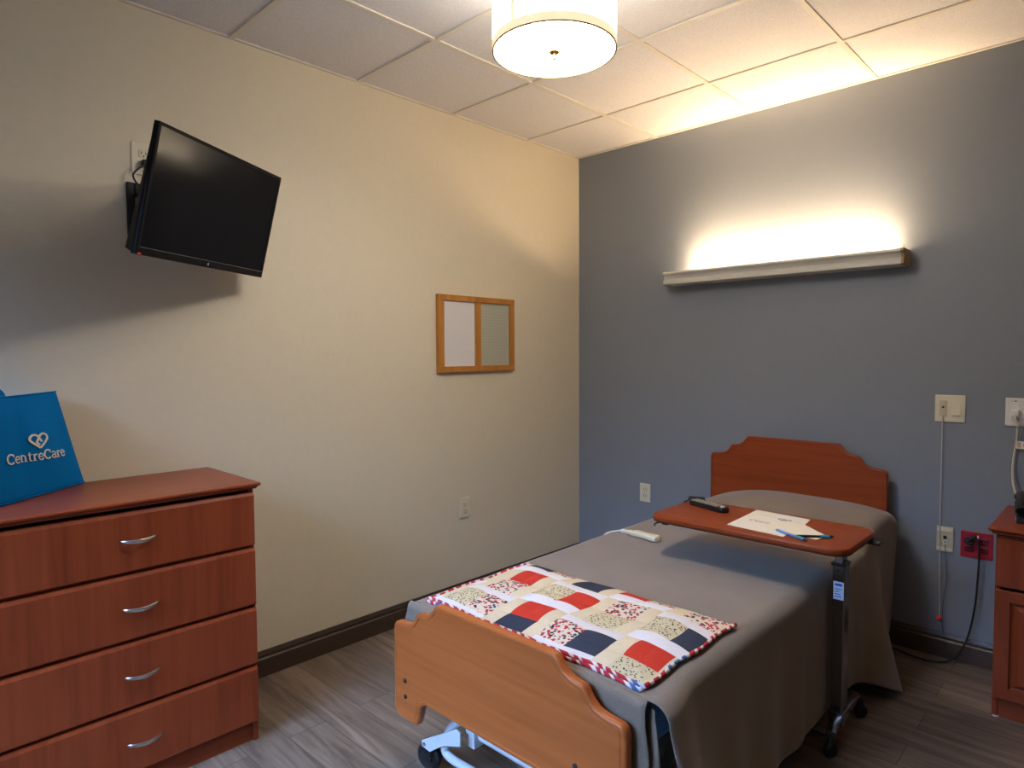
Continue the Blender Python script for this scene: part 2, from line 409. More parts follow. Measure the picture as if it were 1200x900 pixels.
obj('chain_loop', tube([(XB-.006, -.118, 1.9), (XB-.004, -.118, 1.912), (XB+.004, -.116, 1.912), (XB+.006, -.112, 1.897)], .0022, 6), 'white_plastic', wl, True)

# ------------------------------------------------------------------ framed board on the left wall
bd = thing('notice_board', 'small oak framed board, half white and half grey ribbed, on cream wall', 'board', (0, -.964, 1.53))
y0, y1, z0, z1 = -1.262, -.665, 1.322, 1.75
for nm, a, b_ in (('frame_rail', (y0, z1-.032), (y1, z1)), ('frame_rail', (y0, z0), (y1, z0+.032)), ('frame_stile', (y0, z0+.032), (y0+.042, z1-.032)), ('frame_stile', (y1-.036, z0+.032), (y1, z1-.032)), ('frame_stile', (-.984, z0+.032), (-.943, z1-.032))):
    obj(nm, box((.001, a[0], a[1]), (.024, b_[0], b_[1]), .002), 'oak_frame', bd)
obj('whiteboard_panel', box((.002, y0+.04, z0+.03), (.012, -.983, z1-.03)), 'white_board', bd, label='plain white left panel')
obj('tack_panel', box((.002, -.944, z0+.03), (.012, y1-.034, z1-.03)), 'ribbed_fabric', bd, label='grey ribbed right panel')

# ------------------------------------------------------------------ outlets and plates
def frame(ax):
    """returns map (s across, z, d out of wall) -> world for a plate on the left wall (0) or the headboard wall (1)"""
    return (lambda s, z, d: Vector((d, s, z))) if ax == 0 else (lambda s, z, d: Vector((s, -d, z)))
def fbox(F_, s0, s1, z0, z1, d0, d1, bevel=0):
    a = F_(s0, z0, d0); b_ = F_(s1, z1, d1)
    return box([min(a[i], b_[i]) for i in range(3)], [max(a[i], b_[i]) for i in range(3)], bevel)
def receptacle(F_, s, z, root, mat, slot, sw=.033, sh=.028):
    r = obj('receptacle', fbox(F_, s-sw/2, s+sw/2, z-sh/2, z+sh/2, .0055, .0085, .003), mat, root)
    obj('slots', [fbox(F_, s-.009, s-.006, z-.002, z+.008, .008, .009), fbox(F_, s+.006, s+.009, z-.002, z+.007, .008, .009), fbox(F_, s-.0025, s+.0025, z-.011, z-.006, .008, .009)], slot, r)
def outlet(F_, s, z, label, w=.077, h=.118, cols=(0,), mat='ivory_plastic', slot='slot_black', name='wall_outlet', rm=None):
    root = thing(name, label, 'outlet', F_(s, z, 0))
    obj('cover_plate', fbox(F_, s-w/2, s+w/2, z-h/2, z+h/2, .0005, .006, .0025), mat, root)
    for c in cols:
        for dz in (.0195, -.0195): receptacle(F_, s+c, z+dz, root, rm or mat, slot)
        if rm is None: obj('screw', lathe([(0, 0), (.003, 0), (.003, .001), (0, .0015)], F_(s+c, z, .006), 10, F_(0, 0, 1)-F_(0, 0, 0)), 'silver', root)
    return root
FL, FH = frame(0), frame(1)
outlet(FL, -1.066, .543, 'ivory outlet low on the cream wall, beyond the dresser')
outlet(FH, .532, .538, 'ivory outlet on the blue wall left of the headboard')
outlet(FL, -2.655, 2.17, 'wide ivory outlet high on cream wall behind the television', w=.16, h=.122, cols=(-.038, .038))
rd = outlet(FH, 2.262, .548, 'red double outlet on the blue wall beside the nightstand', w=.12, h=.12, cols=(-.028, .028), mat='red_plastic', slot='slot_black', name='emergency_outlet', rm='dark_red')
wh = thing('wall_outlet', 'white outlet plate on the blue wall above the black phone', 'outlet', (2.41, 0, 1.157))
obj('cover_plate', box((2.352, -.006, 1.095), (2.47, -.0005, 1.218), .0025), 'white_plastic', wh)
for dx in (0, .05):
    obj('receptacle', box((2.372+dx, -.0085, 1.118), (2.402+dx, -.0055, 1.2), .003), 'white_plastic', wh)
obj('screw', lathe([(0, 0), (.003, 0), (.003, .001), (0, .0015)], (2.388, -.0085, 1.205), 10, (0, -1, 0)), 'slot_black', wh)

# switch plate with the call station
sp = thing('switch_plate', 'ivory double switch plate with hanging pull cord on the blue wall', 'switch', (2.149, 0, 1.16))
obj('cover_plate', box((2.09, -.0065, 1.098), (2.208, -.0005, 1.222), .003), 'ivory_plastic', sp)
obj('call_insert', box((2.108, -.009, 1.124), (2.137, -.006, 1.196), .001), 'ivory_dark', sp)
obj('call_button', lathe([(0, 0), (.0045, 0), (.004, .003), (0, .004)], (2.1225, -.009, 1.166), 12, (0, -1, 0)), 'slot_black', sp)
rk = prism([(-.006, 1.125), (-.009, 1.125), (-.0135, 1.13), (-.009, 1.16), (-.0085, 1.195), (-.006, 1.195)], 0, 2.158, 2.19)
obj('rocker', rk, 'ivory_plastic', sp)
pc = thing('pull_cord', 'white emergency pull cord with red ball hanging down the blue wall', 'cord', (2.12, 0, 1.12))
obj('cord', tube([(2.1225, -.012, 1.13), (2.1215, -.013, 1.09), (2.122, -.0145, .9), (2.122, -.014, .62), (2.124, -.0155, .5), (2.127, -.0155, .35), (2.13, -.0205, .195)], .0016, 6), 'cord_white', pc, True)
obj('pull_ball', lathe([(0, -.012), (.006, -.011), (.0105, -.006), (.012, 0), (.0105, .006), (.006, .011), (0, .012)], (2.13, -.0215, .184), 20), 'orange_red', pc, 'all')
obj('cord_end', tube([(2.1225, -.0085, 1.116), (2.1225, -.0125, 1.105)], .004, 8, sm=False), 'ivory_dark', pc)
ls = thing('call_plate', 'ivory nurse call plate with small dark jack below the switch plate', 'switch', (2.142, 0, .552))
obj('cover_plate', box((2.108, -.007, .493), (2.176, -.0005, .612), .003), 'ivory_dark', ls)
obj('top_trim', box((2.112, -.0105, .59), (2.172, -.0065, .606), .002), 'ivory_plastic', ls)
obj('bottom_trim', box((2.112, -.0105, .499), (2.172, -.0065, .515), .002), 'ivory_plastic', ls)
obj('jack', box((2.136, -.009, .555), (2.149, -.0065, .57)), 'slot_black', ls, label='small dark jack opening')
obj('jack_frame', box((2.136, -.0085, .533), (2.149, -.0065, .55), .001), 'white_plastic', ls)
obj('jack_light', box((2.140, -.0095, .538), (2.145, -.0083, .545)), 'slot_black', ls)
tag(obj('thin_wire', tube([(2.144, -.0095, .528), (2.148, -.018, .48), (2.153, -.016, .365), (2.144, -.015, .281), (2.142, -.024, .159), (2.158, -.024, .09), (2.165, -.024, .01), (2.25, -.04, .003), (2.36, -.035, .003)], .0012, 6), 'black_plastic', None, True), 'thin dark wire falling from call plate to the floor', 'cord')

# power cord of the bed in the red outlet
pw = thing('power_cord', 'black power cord plugged into the red outlet, looping to the floor', 'cord', (2.26, -.02, .02))
obj('cord', tube([(2.262, -.034, .592), (2.274, -.038, .575), (2.277, -.034, .5), (2.273, -.03, .395), (2.266, -.03, .277), (2.248, -.035, .154), (2.225, -.045, .075), (2.19, -.06, .02), (2.14, -.10, .0065), (2.05, -.11, .006), (1.95, -.08, .006), (1.8, -.1, .006)], .0042, 8), 'black_rubber', pw, True)
obj('plug', [tube([(2.236, -.0098, .566), (2.236, -.036, .57)], .017, 12, sm=False), tube([(2.236, -.03, .568), (2.255, -.034, .59), (2.264, -.034, .594)], lambda t: .013-.007*t, 10)], 'black_rubber', pw, True)
obj('plug_pin', tube([(2.272, -.036, .6), (2.272, -.038, .588)], .0035, 8, sm=False), 'key_white', pw)

# ------------------------------------------------------------------ television
Rm = Matrix(((0.8209, -0.5301, 0.2124), (0.5145, 0.8479, 0.1277), (-0.2478, 0.0044, 0.9688)))
CAMLOC = Vector((2.762, -3.5351, 1.418))
c0 = Vector((0.2702, -2.5246, 1.9602)); ctv = CAMLOC+(c0-CAMLOC)*.97
W_, H_ = .70*.97, .43*.97
q = Rm.to_quaternion().normalized()
tv = thing('television', 'black flat television tilted on its wall arm above the dresser', 'television', None, mat=Matrix.Translation(ctv) @ q.to_matrix().to_4x4())
w, h = W_/2, H_/2
obj('bezel', [box((-.02, -w, h-.011), (.001, w, h), .0015), box((-.02, -w, -h), (.001, w, -h+.025), .0015), box((-.02, -w, -h+.025), (.001, -w+.011, h-.011), .001), box((-.02, w-.011, -h+.025), (.001, w, h-.011), .001)], 'tv_black', tv)
obj('screen', box((-.012, -w+.010, -h+.024), (-.001, w-.010, h-.010)), 'tv_screen', tv)
obj('trim_line', box((.0005, -w+.012, -h+.0245), (.0014, w-.012, -h+.0262)), 'silver', tv, label='thin silver line under the screen')
obj('edge_reflection', box((-.0085, -w-.0012, -h+.01), (-.004, -w+.0005, h-.16), .0004), 'tv_edge_sheen', tv, label='blue grey light reflection painted along the side edge')  # thin coloured strip painted as the light reflected on the side
obj('logo', [box((.001, -.003, -h+.008), (.0018, -.0012, -h+.017)), box((.001, .0012, -h+.0085), (.0018, .003, -h+.019)), box((.001, -.002, -h+.0075), (.0018, .002, -h+.010))], 'key_white', tv, label='small white maker mark')
obj('energy_sticker', box((.0008, -w+.006, -h+.002), (.0015, -w+.02, -h+.007)), 'orange_red', tv, label='small red sticker')
bk = bmesh.new()
lo_ = [(-w+.004, -h+.004), (w-.004, -h+.004), (w-.004, h-.004), (-w+.004, h-.004)]; hi_ = [(-w+.03, -h+.012), (w-.03, -h+.012), (w-.06, -h+.13), (-w+.05, -h+.13)]
A = [bk.verts.new((-.0195, a, b_)) for a, b_ in lo_]; B = [bk.verts.new((-.07, a, b_)) for a, b_ in hi_]
bk.faces.new(A); bk.faces.new(B[::-1])
for i in range(4): bk.faces.new((A[i], A[(i+1) % 4], B[(i+1) % 4], B[i]))
obj('rear_cover', bk, 'tv_black', tv)
# wall arm
mt = thing('tv_wall_mount', 'black steel swing arm bracket holding the television to the wall', 'bracket', (0, -2.70, 1.975))
obj('wall_plate', [box((.001, -2.756, 1.875), (.014, -2.728, 2.075), .003), box((.001, -2.66, 1.875), (.014, -2.632, 2.075), .003), box((.001, -2.729, 2.022), (.02, -2.659, 2.073), .002), box((.001, -2.729, 1.95), (.02, -2.659, 1.99), .002), box((.001, -2.729, 1.877), (.02, -2.659, 1.914), .002)], 'black_matte', mt)
inv_c = lambda x, y, z: ctv+q@Vector((x, y, z))
hub = inv_c(-.104, -.02, 0)
obj('arm', [tube([(.012, -2.70, 2.03), (.06, -2.70, 2.03)], .016, 12, sm=False), tube([(.012, -2.70, 1.925), (.06, -2.70, 1.925)], .016, 12, sm=False),
            tube([(.055, -2.70, 1.90), (.055, -2.70, 2.05)], .013, 12, sm=False),
            tube([(.055, -2.70, 2.03), (.15, -2.74, 2.03), (hub.x, hub.y, 2.02)], .014, 8, sm=False),
            tube([(.055, -2.70, 1.925), (.15, -2.74, 1.93), (hub.x, hub.y, 1.95)], .014, 8, sm=False)], 'black_matte', mt, True)
hp = [hub, inv_c(-.057, -.02, 0)]
obj('tilt_head', [tube([(hub.x, hub.y, 1.93), (hub.x, hub.y, 2.04)], .018, 12, sm=False), tube([hub, inv_c(-.080, -.02, 0)], .02, 12, sm=False)], 'black_matte', mt, True)
pl = bmesh.new(); bmesh.ops.create_cube(pl, size=1)
for v in pl.verts: v.co = inv_c(-.0765+v.co.x*.006, -.02+v.co.y*.12, v.co.z*.12)
obj('tv_plate', pl, 'black_matte', mt)
tc = thing('power_cord', 'black cord plugged in the high outlet and curling behind the television', 'cord', (.01, -2.69, 2.15))
e_ = inv_c(-.045, -.2, .06)
obj('cord', tube([(.035, -2.692, 2.146), (.05, -2.725, 2.12), (.045, -2.742, 2.09), (.06, -2.72, 2.05), (.12, -2.70, 2.06), (e_.x, e_.y, e_.z)], .0035, 8), 'black_rubber', tc, True)
obj('plug', [box((.0092, -2.705, 2.138), (.04, -2.68, 2.163), .004)], 'black_rubber', tc)
obj('second_cord', tube([(.035, -2.69, 2.155), (.07, -2.67, 2.15), (.10, -2.65, 2.11), (.12, -2.66, 2.06), (e_.x, e_.y, e_.z-.02)], .003, 8), 'black_rubber', tc, True)

# ------------------------------------------------------------------ dresser
DY0, DY1, DX, DZ = -3.268, -2.499, .452, .96
ds = thing('dresser', 'cherry wood dresser with four drawers standing against the cream wall', 'dresser', (.23, -2.88, 0))
obj('side_panel', box((.018, DY1-.018, 0), (DX, DY1, .935), .0015), 'cherry_vertical', ds)
obj('side_panel', box((.018, DY0, 0), (DX, DY0+.018, .935), .0015), 'cherry_vertical', ds)
obj('back_panel', box((.019, DY0+.018, .03), (.026, DY1-.018, .93)), 'cherry_vertical', ds)
obj('plinth', box((.05, DY0+.018, 0), (DX-.012, DY1-.018, .068)), 'cherry_along', ds)
obj('bottom_panel', box((.03, DY0+.018, .068), (DX-.004, DY1-.018, .078)), 'cherry_along', ds)
TP = [(0.003, .937), (DX+.012, .937), (DX+.018, .94), (DX+.022, .946), (DX+.03, .950), (DX+.032, .955), (DX+.03, .959), (DX+.026, .9605), (.003, .9605)]
tp = bmesh.new()
# moulded edge on the front and both ends
def ring(off, z): return [(.003, DY0-.002-off, z), (DX+off+.01, DY0-.002-off, z), (DX+off+.01, DY1+.002+off, z), (.003, DY1+.002+off, z)]
R_ = [[tp.verts.new(p) for p in ring(o_, z_)] for o_, z_ in ((0, .937), (.004, .938), (.006, .944), (.012, .948), (.016, .952), (.016, .957), (.012, .9605))]
for A, B in zip(R_, R_[1:]):
    for i in range(4): tp.faces.new((A[i], A[(i+1) % 4], B[(i+1) % 4], B[i]))
tp.faces.new(R_[0]); tp.faces.new(R_[-1][::-1])
obj('top', tp, 'cherry_along', ds)
fz = [(.733, .925), (.513, .722), (.294, .502), (.078, .283)]
hz = [.834, .614, .394, .174]
hd = None
def front_prof(z0, z1): return [(DX-.004, z0), (DX+.012, z0), (DX+.0155, z0+.004), (DX+.0155, z1-.012), (DX+.010, z1-.002), (DX+.006, z1), (DX-.004, z1)]
for (z0, z1), hc in zip(fz, hz):
    dr = obj('drawer', prism(front_prof(z0, z1), 1, DY0+.004, DY1-.004), 'cherry_vertical', ds)
    obj('drawer_box', box((.05, DY0+.03, z0+.01), (DX-.0045, DY1-.03, z1-.03)), 'cherry_along', dr)
    P = [(DX+.013, -2.934, hc), (DX+.024, -2.925, hc-.001), (DX+.034, -2.90, hc-.003), (DX+.038, -2.882, hc-.003), (DX+.034, -2.864, hc-.003), (DX+.024, -2.839, hc-.001), (DX+.013, -2.830, hc)]
    obj('handle', tube(P, lambda t: .0026+.003*math.sin(PI*t), 10, 6, flat=(.7, 1.2)), 'silver', dr, True, label='bowed silver handle')
# dark divider rails between the drawers
for zz in (.7275, .5075, .288):
    obj('divider_rail', box((.03, DY0+.018, zz-.008), (DX-.005, DY1-.018, zz+.008)), 'cherry_along', ds)

# ------------------------------------------------------------------ tote bag
BC = [Vector(p) for p in ((.275, -3.215, .9615), (.012, -2.925, .9615), (.044, -3.008, 1.30), (.365, -3.237, 1.30))]   # front: bottom left, bottom right, top right, top left
BK = [Vector(p) for p in ((.14, -3.255, .9615), (.006, -3.02, .9615), (.022, -3.07, 1.29), (.21, -3.285, 1.29))]
def bil(Q, u, v): return Q[0]*(1-u)*(1-v)+Q[1]*u*(1-v)+Q[2]*u*v+Q[3]*(1-u)*v
fn_ = (BC[1]-BC[0]).cross(BC[3]-BC[0]).normalized()
if fn_.x < 0: fn_ = -fn_
def bagfront(u, v):
    p = bil(BC, u, v)
    e = math.sin(PI*u)*math.sin(PI*min(1, v*1.0))
    return p+fn_*(.010*e+.0035*math.sin(u*9+v*4)*e-.006*math.exp(-((u-.33)/.07)**2)*math.sin(PI*v))
bag = thing('tote_bag', 'blue fabric tote bag with white heart logo standing on the dresser', 'bag', (.15, -3.1, .962))
body = [grid(24, 24, bagfront), grid(10, 10, lambda u, v: bil(BK, u, v)),
        grid(6, 10, lambda u, v: bil([BC[0], BK[0], BK[3], BC[3]], u, v)+Vector((.02, .02, 0))*math.sin(PI*u)*math.sin(PI*v)),
        grid(6, 10, lambda u, v: bil([BC[1], BK[1], BK[2], BC[2]], u, v)+Vector((.012, -.012, 0))*math.sin(PI*u)*math.sin(PI*v)),
        grid(4, 4, lambda u, v: bil([BC[0], BC[1], BK[1], BK[0]], u, v))]
bo = obj('bag_body', body, ['bag_fabric'], bag, 'all')
md = bo.modifiers.new('solid', 'SOLIDIFY'); md.thickness = .0015; md.offset = 1
obj('top_hem', tube([bagfront(k/12, 1)+fn_*.0015-Vector((0, 0, .002)) for k in range(13)], .0022, 8, sm=False), 'bag_fabric', bag, True)
obj('bottom_seam', tube([bagfront(k/12, .01)+fn_*.002 for k in range(13)], .0025, 8, sm=False), 'bag_fabric', bag, True)
def strap(pts, wdt):
    P = smooth_path(pts, 8); bm = bmesh.new(); prevr = None; d = (BC[1]-BC[0]).normalized()
    for p in P:
        r_ = [bm.verts.new(p+d*wdt/2), bm.verts.new(p-d*wdt/2)]
        if prevr: bm.faces.new((prevr[0], prevr[1], r_[1], r_[0]))
        prevr = r_
    return bm
for Q, nm in ((BC, fn_*.003), (BK, -fn_*.003)):
    a = bil(Q, .3, .86)+nm; b_ = bil(Q, .66, .86)+nm
    a2 = bil(Q, .27, 1)+nm; b2 = bil(Q, .34, 1)+nm
    if Q is BC: pts = [bil(Q, .2, .9)-fn_*.006, bil(Q, .2, 1)-fn_*.006, bil(Q, .19, 1.06)-fn_*.02, bil(Q, .10, 1.16)-fn_*.04, bil(Q, -.02, 1.15)-fn_*.02, bil(Q, -.1, 1.0)+Vector((0, 0, .02)), ]
    else: pts = [bil(Q, .35, .95)+fn_*.01, bil(Q, .35, 1.02)+fn_*.01, bil(Q, .25, 1.15)+fn_*.02, bil(Q, .05, 1.12)+fn_*.02, bil(Q, -.02, 1.0)]
    st = obj('strap', strap(pts, .032), 'bag_fabric', bag, 'all'); md = st.modifiers.new('solid', 'SOLIDIFY'); md.thickness = .002

# stroke lettering ------------------------------------------------
def arc(cx, cy, rx, ry, a0, a1, n=12): return [(cx+rx*math.cos(math.radians(a0+(a1-a0)*k/n)), cy+ry*math.sin(math.radians(a0+(a1-a0)*k/n))) for k in range(n+1)]
GL = {  # x-height .7, cap 1.0 ; (width, strokes[(points, thickness)])
 'C': (.86, [(arc(.44, .5, .38, .46, 42, 318), .15), ([(.76, .62), (.76, .95)], .07), ]),
 'e': (.66, [(arc(.33, .34, .27, .32, 0, 325), .12), ([(.07, .36), (.6, .36)], .08)]),
 'n': (.78, [([(.17, .03), (.17, .66)], .13), (arc(.38, .42, .21, .22, 170, 0)+[(.59, .03)], .12), ([(.02, .03), (.32, .03)], .07), ([(.45, .03), (.74, .03)], .07), ([(.04, .64), (.17, .64)], .07)]),
 't': (.48, [([(.2, .88), (.2, .16)]+arc(.33, .16, .13, .13, 180, 290, 6), .12), ([(.03, .64), (.42, .64)], .08)]),
 'r': (.56, [([(.17, .03), (.17, .66)], .13), (arc(.36, .42, .19, .22, 170, 50, 8), .12), ([(.02, .03), (.34, .03)], .07), ([(.04, .64), (.17, .64)], .07)]),
 'a': (.68, [(arc(.3, .48, .22, .18, 150, 0, 8)+[(.52, .03)], .12), (arc(.3, .2, .22, .17, 20, 340, 14), .11), ([(.5, .03), (.64, .03)], .07)]),
}
def word_strokes(txt):
    x = 0; out = []
    for ch in txt:
        w_, st = GL[ch]
        for pts, t in st: out.append(([(x+a, b_) for a, b_ in pts], t))
        x += w_
    return out, x
def ribbons(strokes, mp, off=.0012):
    """thin raised strokes on a surface; mp (a,b,d) -> world"""
    bm = bmesh.new()
    for pts, t in strokes:
        n = len(pts); A = []
        for i, p in enumerate(pts):
            a = pts[max(i-1, 0)]; b_ = pts[min(i+1, n-1)]
            dx, dy = b_[0]-a[0], b_[1]-a[1]; l = math.hypot(dx, dy) or 1
            nx, ny = -dy/l*t/2, dx/l*t/2
            A.append([bm.verts.new(mp(p[0]+nx, p[1]+ny, off)), bm.verts.new(mp(p[0]-nx, p[1]-ny, off)), bm.verts.new(mp(p[0]-nx, p[1]-ny, 0)), bm.verts.new(mp(p[0]+nx, p[1]+ny, 0))])
        for P_, Q_ in zip(A, A[1:]):
            for k in range(4): bm.faces.new((P_[k], P_[(k+1) % 4], Q_[(k+1) % 4], Q_[k]))
        bm.faces.new(A[0]); bm.faces.new(A[-1][::-1])
    return bm
HEART = [([(.5, .0), (.18, .34)]+arc(.25, .62, .235, .25, 205, 35, 12)+[(.62, .38)], .12), ([(.5, .0), (.82, .34)]+arc(.75, .62, .235, .25, -25, 145, 12)+[(.34, .38), (.48, .22)], .12)]
st_, wd = word_strokes('CentreCare')
def onbag(u0, v0, du, dv, ou, ov):
    def f_(a, b_, d):
        u = u0+a*du+b_*ou; v = v0+b_*dv+a*ov
        return bagfront(u, v)+fn_*(.0022+d)
    return f_
obj('printed_name', ribbons(st_, onbag(.135, .375, (.84-.135)/wd, .098, 0, -.035/wd)), 'bag_print', bag, label='white lettering CentreCare')
obj('heart_logo', ribbons(HEART, onbag(.415, .478, .22, .155, 0, 0)), 'bag_print', bag, label='white interlaced heart logo')

# ------------------------------------------------------------------ bed
bed = thing('bed', 'adjustable bed with cherry wood headboard and scalloped footboard by the blue wall', 'bed', (1.48, -1.2, 0))
def panel(cx, zs, ztop, zbot, hw=.45, leg=None):
    """scalloped panel outline (x,z); zs is the height of the outer shoulder"""
    k = ztop-zs
    half = [(hw, zs-.03), (hw-.003, zs-.016), (hw-.01, zs-.006), (hw-.02, zs-.001), (hw-.035, zs), (hw-.066, zs+.03*k), (hw-.088, zs+.09*k), (hw-.103, zs+.20*k), (hw-.114, zs+.34*k), (hw-.122, zs+.46*k), (hw-.132, zs+.515*k), (hw-.150, zs+.53*k), (hw-.170, zs+.57*k), (hw-.188, zs+.68*k), (hw-.202, zs+.83*k), (hw-.212, zs+.95*k), (hw-.222, zs+.99*k), (hw-.24, ztop)]
    out = [(cx+a, z) for a, z in half]+[(cx-a, z) for a, z in half[::-1]]
    if leg:
        zl, zi = leg
        out += [(cx-hw, zl+.02), (cx-hw+.015, zl+.003), (cx-hw+.03, zl), (cx-hw+.105, zl), (cx-hw+.118, zl+.006), (cx-hw+.128, zl+.03), (cx-hw+.14, zi-.012), (cx-hw+.165, zi)]
        out += [(2*cx-a, z) for a, z in out[-8:][::-1]]
    else: out += [(cx-hw, zbot), (cx+hw, zbot)]
    return out
hb = obj('headboard', board(panel(1.472, .860, .967, .28), 1, -.100, -.070, .007, .005), 'cherry_red', bed, True)
fb = obj('footboard', board(panel(1.482, .556, .660, .24, .452, (.24, .325)), 1, -2.302, -2.272, .009, .005), 'cherry_across', bed, True)
for x, z in ((1.091, .371), (1.092, .319), (1.785, .398), (1.785, .346)):
    obj('bolt', lathe([(.0075, 0), (.0075, .002), (.004, .0045), (0, .005)], (x, -2.302, z), 14, (0, -1, 0)), 'black_matte', fb, True)
def mtx(u, v):
    return None
mat_bm = box((1.04, -2.215, .43), (1.925, -.13, .578), .04, 4)
obj('mattress', mat_bm, 'mattress_blue', bed, True, label='blue mattress')
obj('deck', [box((1.06, -2.2+i*.41, .395), (1.90, -2.2+i*.41+.36, .425), .006) for i in range(5)], 'dark_steel', bed)
obj('side_rail', box((1.10, -2.22, .34), (1.13, -.12, .395), .004), 'dark_steel', bed)
obj('side_rail', box((1.84, -2.22, .34), (1.87, -.12, .395), .004), 'dark_steel', bed)
obj('footboard_bracket', [box((1.25, -2.272, .36), (1.28, -2.20, .41), .003), box((1.68, -2.272, .36), (1.71, -2.20, .41), .003), box((1.10, -2.23, .35), (1.87, -2.20, .39), .003)], 'dark_steel', bed)
obj('headboard_bracket', [box((1.25, -.13, .36), (1.28, -.07, .41), .003), box((1.68, -.13, .36), (1.71, -.07, .41), .003), box((1.10, -.16, .35), (1.87, -.13, .39), .003)], 'dark_steel', bed)
# lift linkage
obj('lift_arm', tube([(1.17, -1.7, .36), (1.17, -2.0, .15)], .018, 8, sm=False), 'light_steel', bed, True)
obj('lift_arm', tube([(1.80, -1.7, .36), (1.80, -2.02, .14)], .018, 8, sm=False), 'dark_steel', bed, True)
obj('lift_arm', tube([(1.17, -.7, .36), (1.17, -.4, .15)], .018, 8, sm=False), 'light_steel', bed, True)
obj('lift_arm', tube([(1.80, -.7, .36), (1.80, -.4, .15)], .018, 8, sm=False), 'light_steel', bed, True)
obj('mattress_strap', tube([(1.80, -1.72, .40), (1.83, -1.95, .33), (1.86, -2.10, .22), (1.80, -2.2, .2)], .02, 8, flat=(.3, 1)), 'dark_steel', bed, True)
obj('base_tube', tube([(1.19, -2.13, .215), (1.15, -2.16, .18), (1.13, -2.17, .12), (1.15, -2.17, .085), (1.30, -2.17, .085), (1.66, -2.17, .085), (1.81, -2.17, .085), (1.83, -2.17, .12), (1.81, -2.16, .18), (1.77, -2.13, .215)], .014, 12), 'light_steel', bed, True, label='white bent tube at the foot')
obj('base_tube', tube([(1.19, -2.11, .175), (1.75, -2.11, .175)], .022, 14, sm=False), 'light_steel', bed, True, label='thick white cross tube')
obj('base_tube', tube([(1.19, -.3, .175), (1.75, -.3, .175)], .022, 14, sm=False), 'light_steel', bed, True)
obj('base_rail', box((1.20, -2.11, .15), (1.235, -.3, .19), .004), 'light_steel', bed)
obj('base_rail', box((1.705, -2.11, .15), (1.74, -.3, .19), .004), 'light_steel', bed)
obj('motor', box((1.30, -1.6, .2), (1.42, -1.2, .33), .01), 'black_matte', bed)
for a, b_ in (((1.33, -2.15, .19), (1.36, -2.09, .245)), ((1.22, -2.15, .14), (1.25, -2.08, .22))): obj('frame_lug', box(a, b_, .003), 'light_steel', bed)
def caster(x, y, s):
    # flat arm plate from the cross tube to the wheel, plate tapered
    pts = [(x-.012, .085), (x-.014, .105), (x+s*.165, .215), (x+s*.185, .21), (x+s*.185, .165), (x+s*.10, .135), (x+s*.03, .082)]
    pl_ = obj('caster_arm', prism(pts, 1, y-.012, y-.006, .001, 1), 'light_steel', bed)
    obj('caster_bolt', lathe([(0, 0), (.007, 0), (.006, .004), (0, .005)], (x+.002, y-.012, .098), 10, (0, -1, 0)), 'silver', pl_, True)
    cs = obj('caster', lathe([(0, -.016), (.018, -.016), (.02, -.012), (.036, -.015), (.045, -.010), (.048, 0), (.045, .010), (.036, .015), (.02, .012), (.018, .016), (0, .016)], (x, y+.012, .048), 28, (.25, -1, 0)), 'black_rubber', bed, True)
    obj('caster_fork', [box((x-.03, y-.008, .05), (x+.03, y+.035, .1), .012, 3)], 'black_plastic', bed, True)
caster(1.05, -2.185, 1); caster(1.915, -2.185, -1); caster(1.05, -.25, 1); caster(1.915, -.25, -1)

# ------------------------------------------------------------------ bedspread
def pillow_h(x, y):
    px_ = max(0, 1-abs((x-1.60)/.50)**2.6); py_ = max(0, 1-abs((y+.33)/.265)**2.4)
    return .116*(px_**.62)*(py_**.75)
def top_z(x, y):
    return .606-.004*sst(-1.2, -2.2, y)+pillow_h(x, y)+.0015*math.sin(x*13+y*5)*math.sin(y*9)
YH, YF = -.115, -2.238
def edge_x(y): return 1.948+.012*sst(-1.9, -2.2, y)+.028*sst(-2.05, -2.222, y)
def right_out(y, f):      # f 0 at top .. 1 at hem
    fl = .13*math.exp(-((y+.56)/.11)**2)+.035*math.exp(-((y+.80)/.06)**2)*0+.13*sst(-1.9, -2.25, y)+.05*sst(-1.35, -1.9, y)
    rip = .012*math.sin(y*23+1)*(.3+.7*math.exp(-((y+1.7)/.5)**2))*(0 if -1.25 < y < -.82 else 1)
    back = -.02*sst(-.35, -.15, y)
    return edge_x(y)+.022+(fl+rip+back)*f**1.15
def hem_z(y):
    return .10-.08*math.exp(-((y+.5)/.16)**2)+.0*y
def spread(u, v):
    y = YH+(YF-YH)*v
    # u: 0..0.2 left side, .2..0.3 left round, .3..0.7 top, .7...0.78 right round, .78..1 right side
    r = .045; xl = 1.028; xr = edge_x(y)+.022
    if u < .16:
        t = u/.16; z = .2+( top_z(xl+r, y)-r-.2)*t
        x = xl-.03*(1-t)+.008*math.sin(y*19)*(1-t)
        return Vector((x, y, z))
    if u < .22:
        a = (u-.16)/.06*PI/2; return Vector((xl+r-r*math.cos(a), y, top_z(xl+r, y)-r+r*math.sin(a)))
    if u < .68:
        t = (u-.22)/.46; x = xl+r+(xr-r-xl-r)*t; return Vector((x, y, top_z(x, y)))
    if u < .75:
        a = (u-.68)/.07*PI/2; return Vector((xr-r+r*math.sin(a), y, top_z(xr-r, y)-r+r*math.cos(a)))
    f = (u-.75)/.25; zt = top_z(xr-r, y)-r; z = zt+(hem_z(y)-zt)*f
    x = right_out(y, f)
    # near the foot the free edge swings outward and forward
    yy = y-.02*sst(-2.05, -2.222, y)*f
    return Vector((x, yy, z))
sg = grid(150, 130, spread)
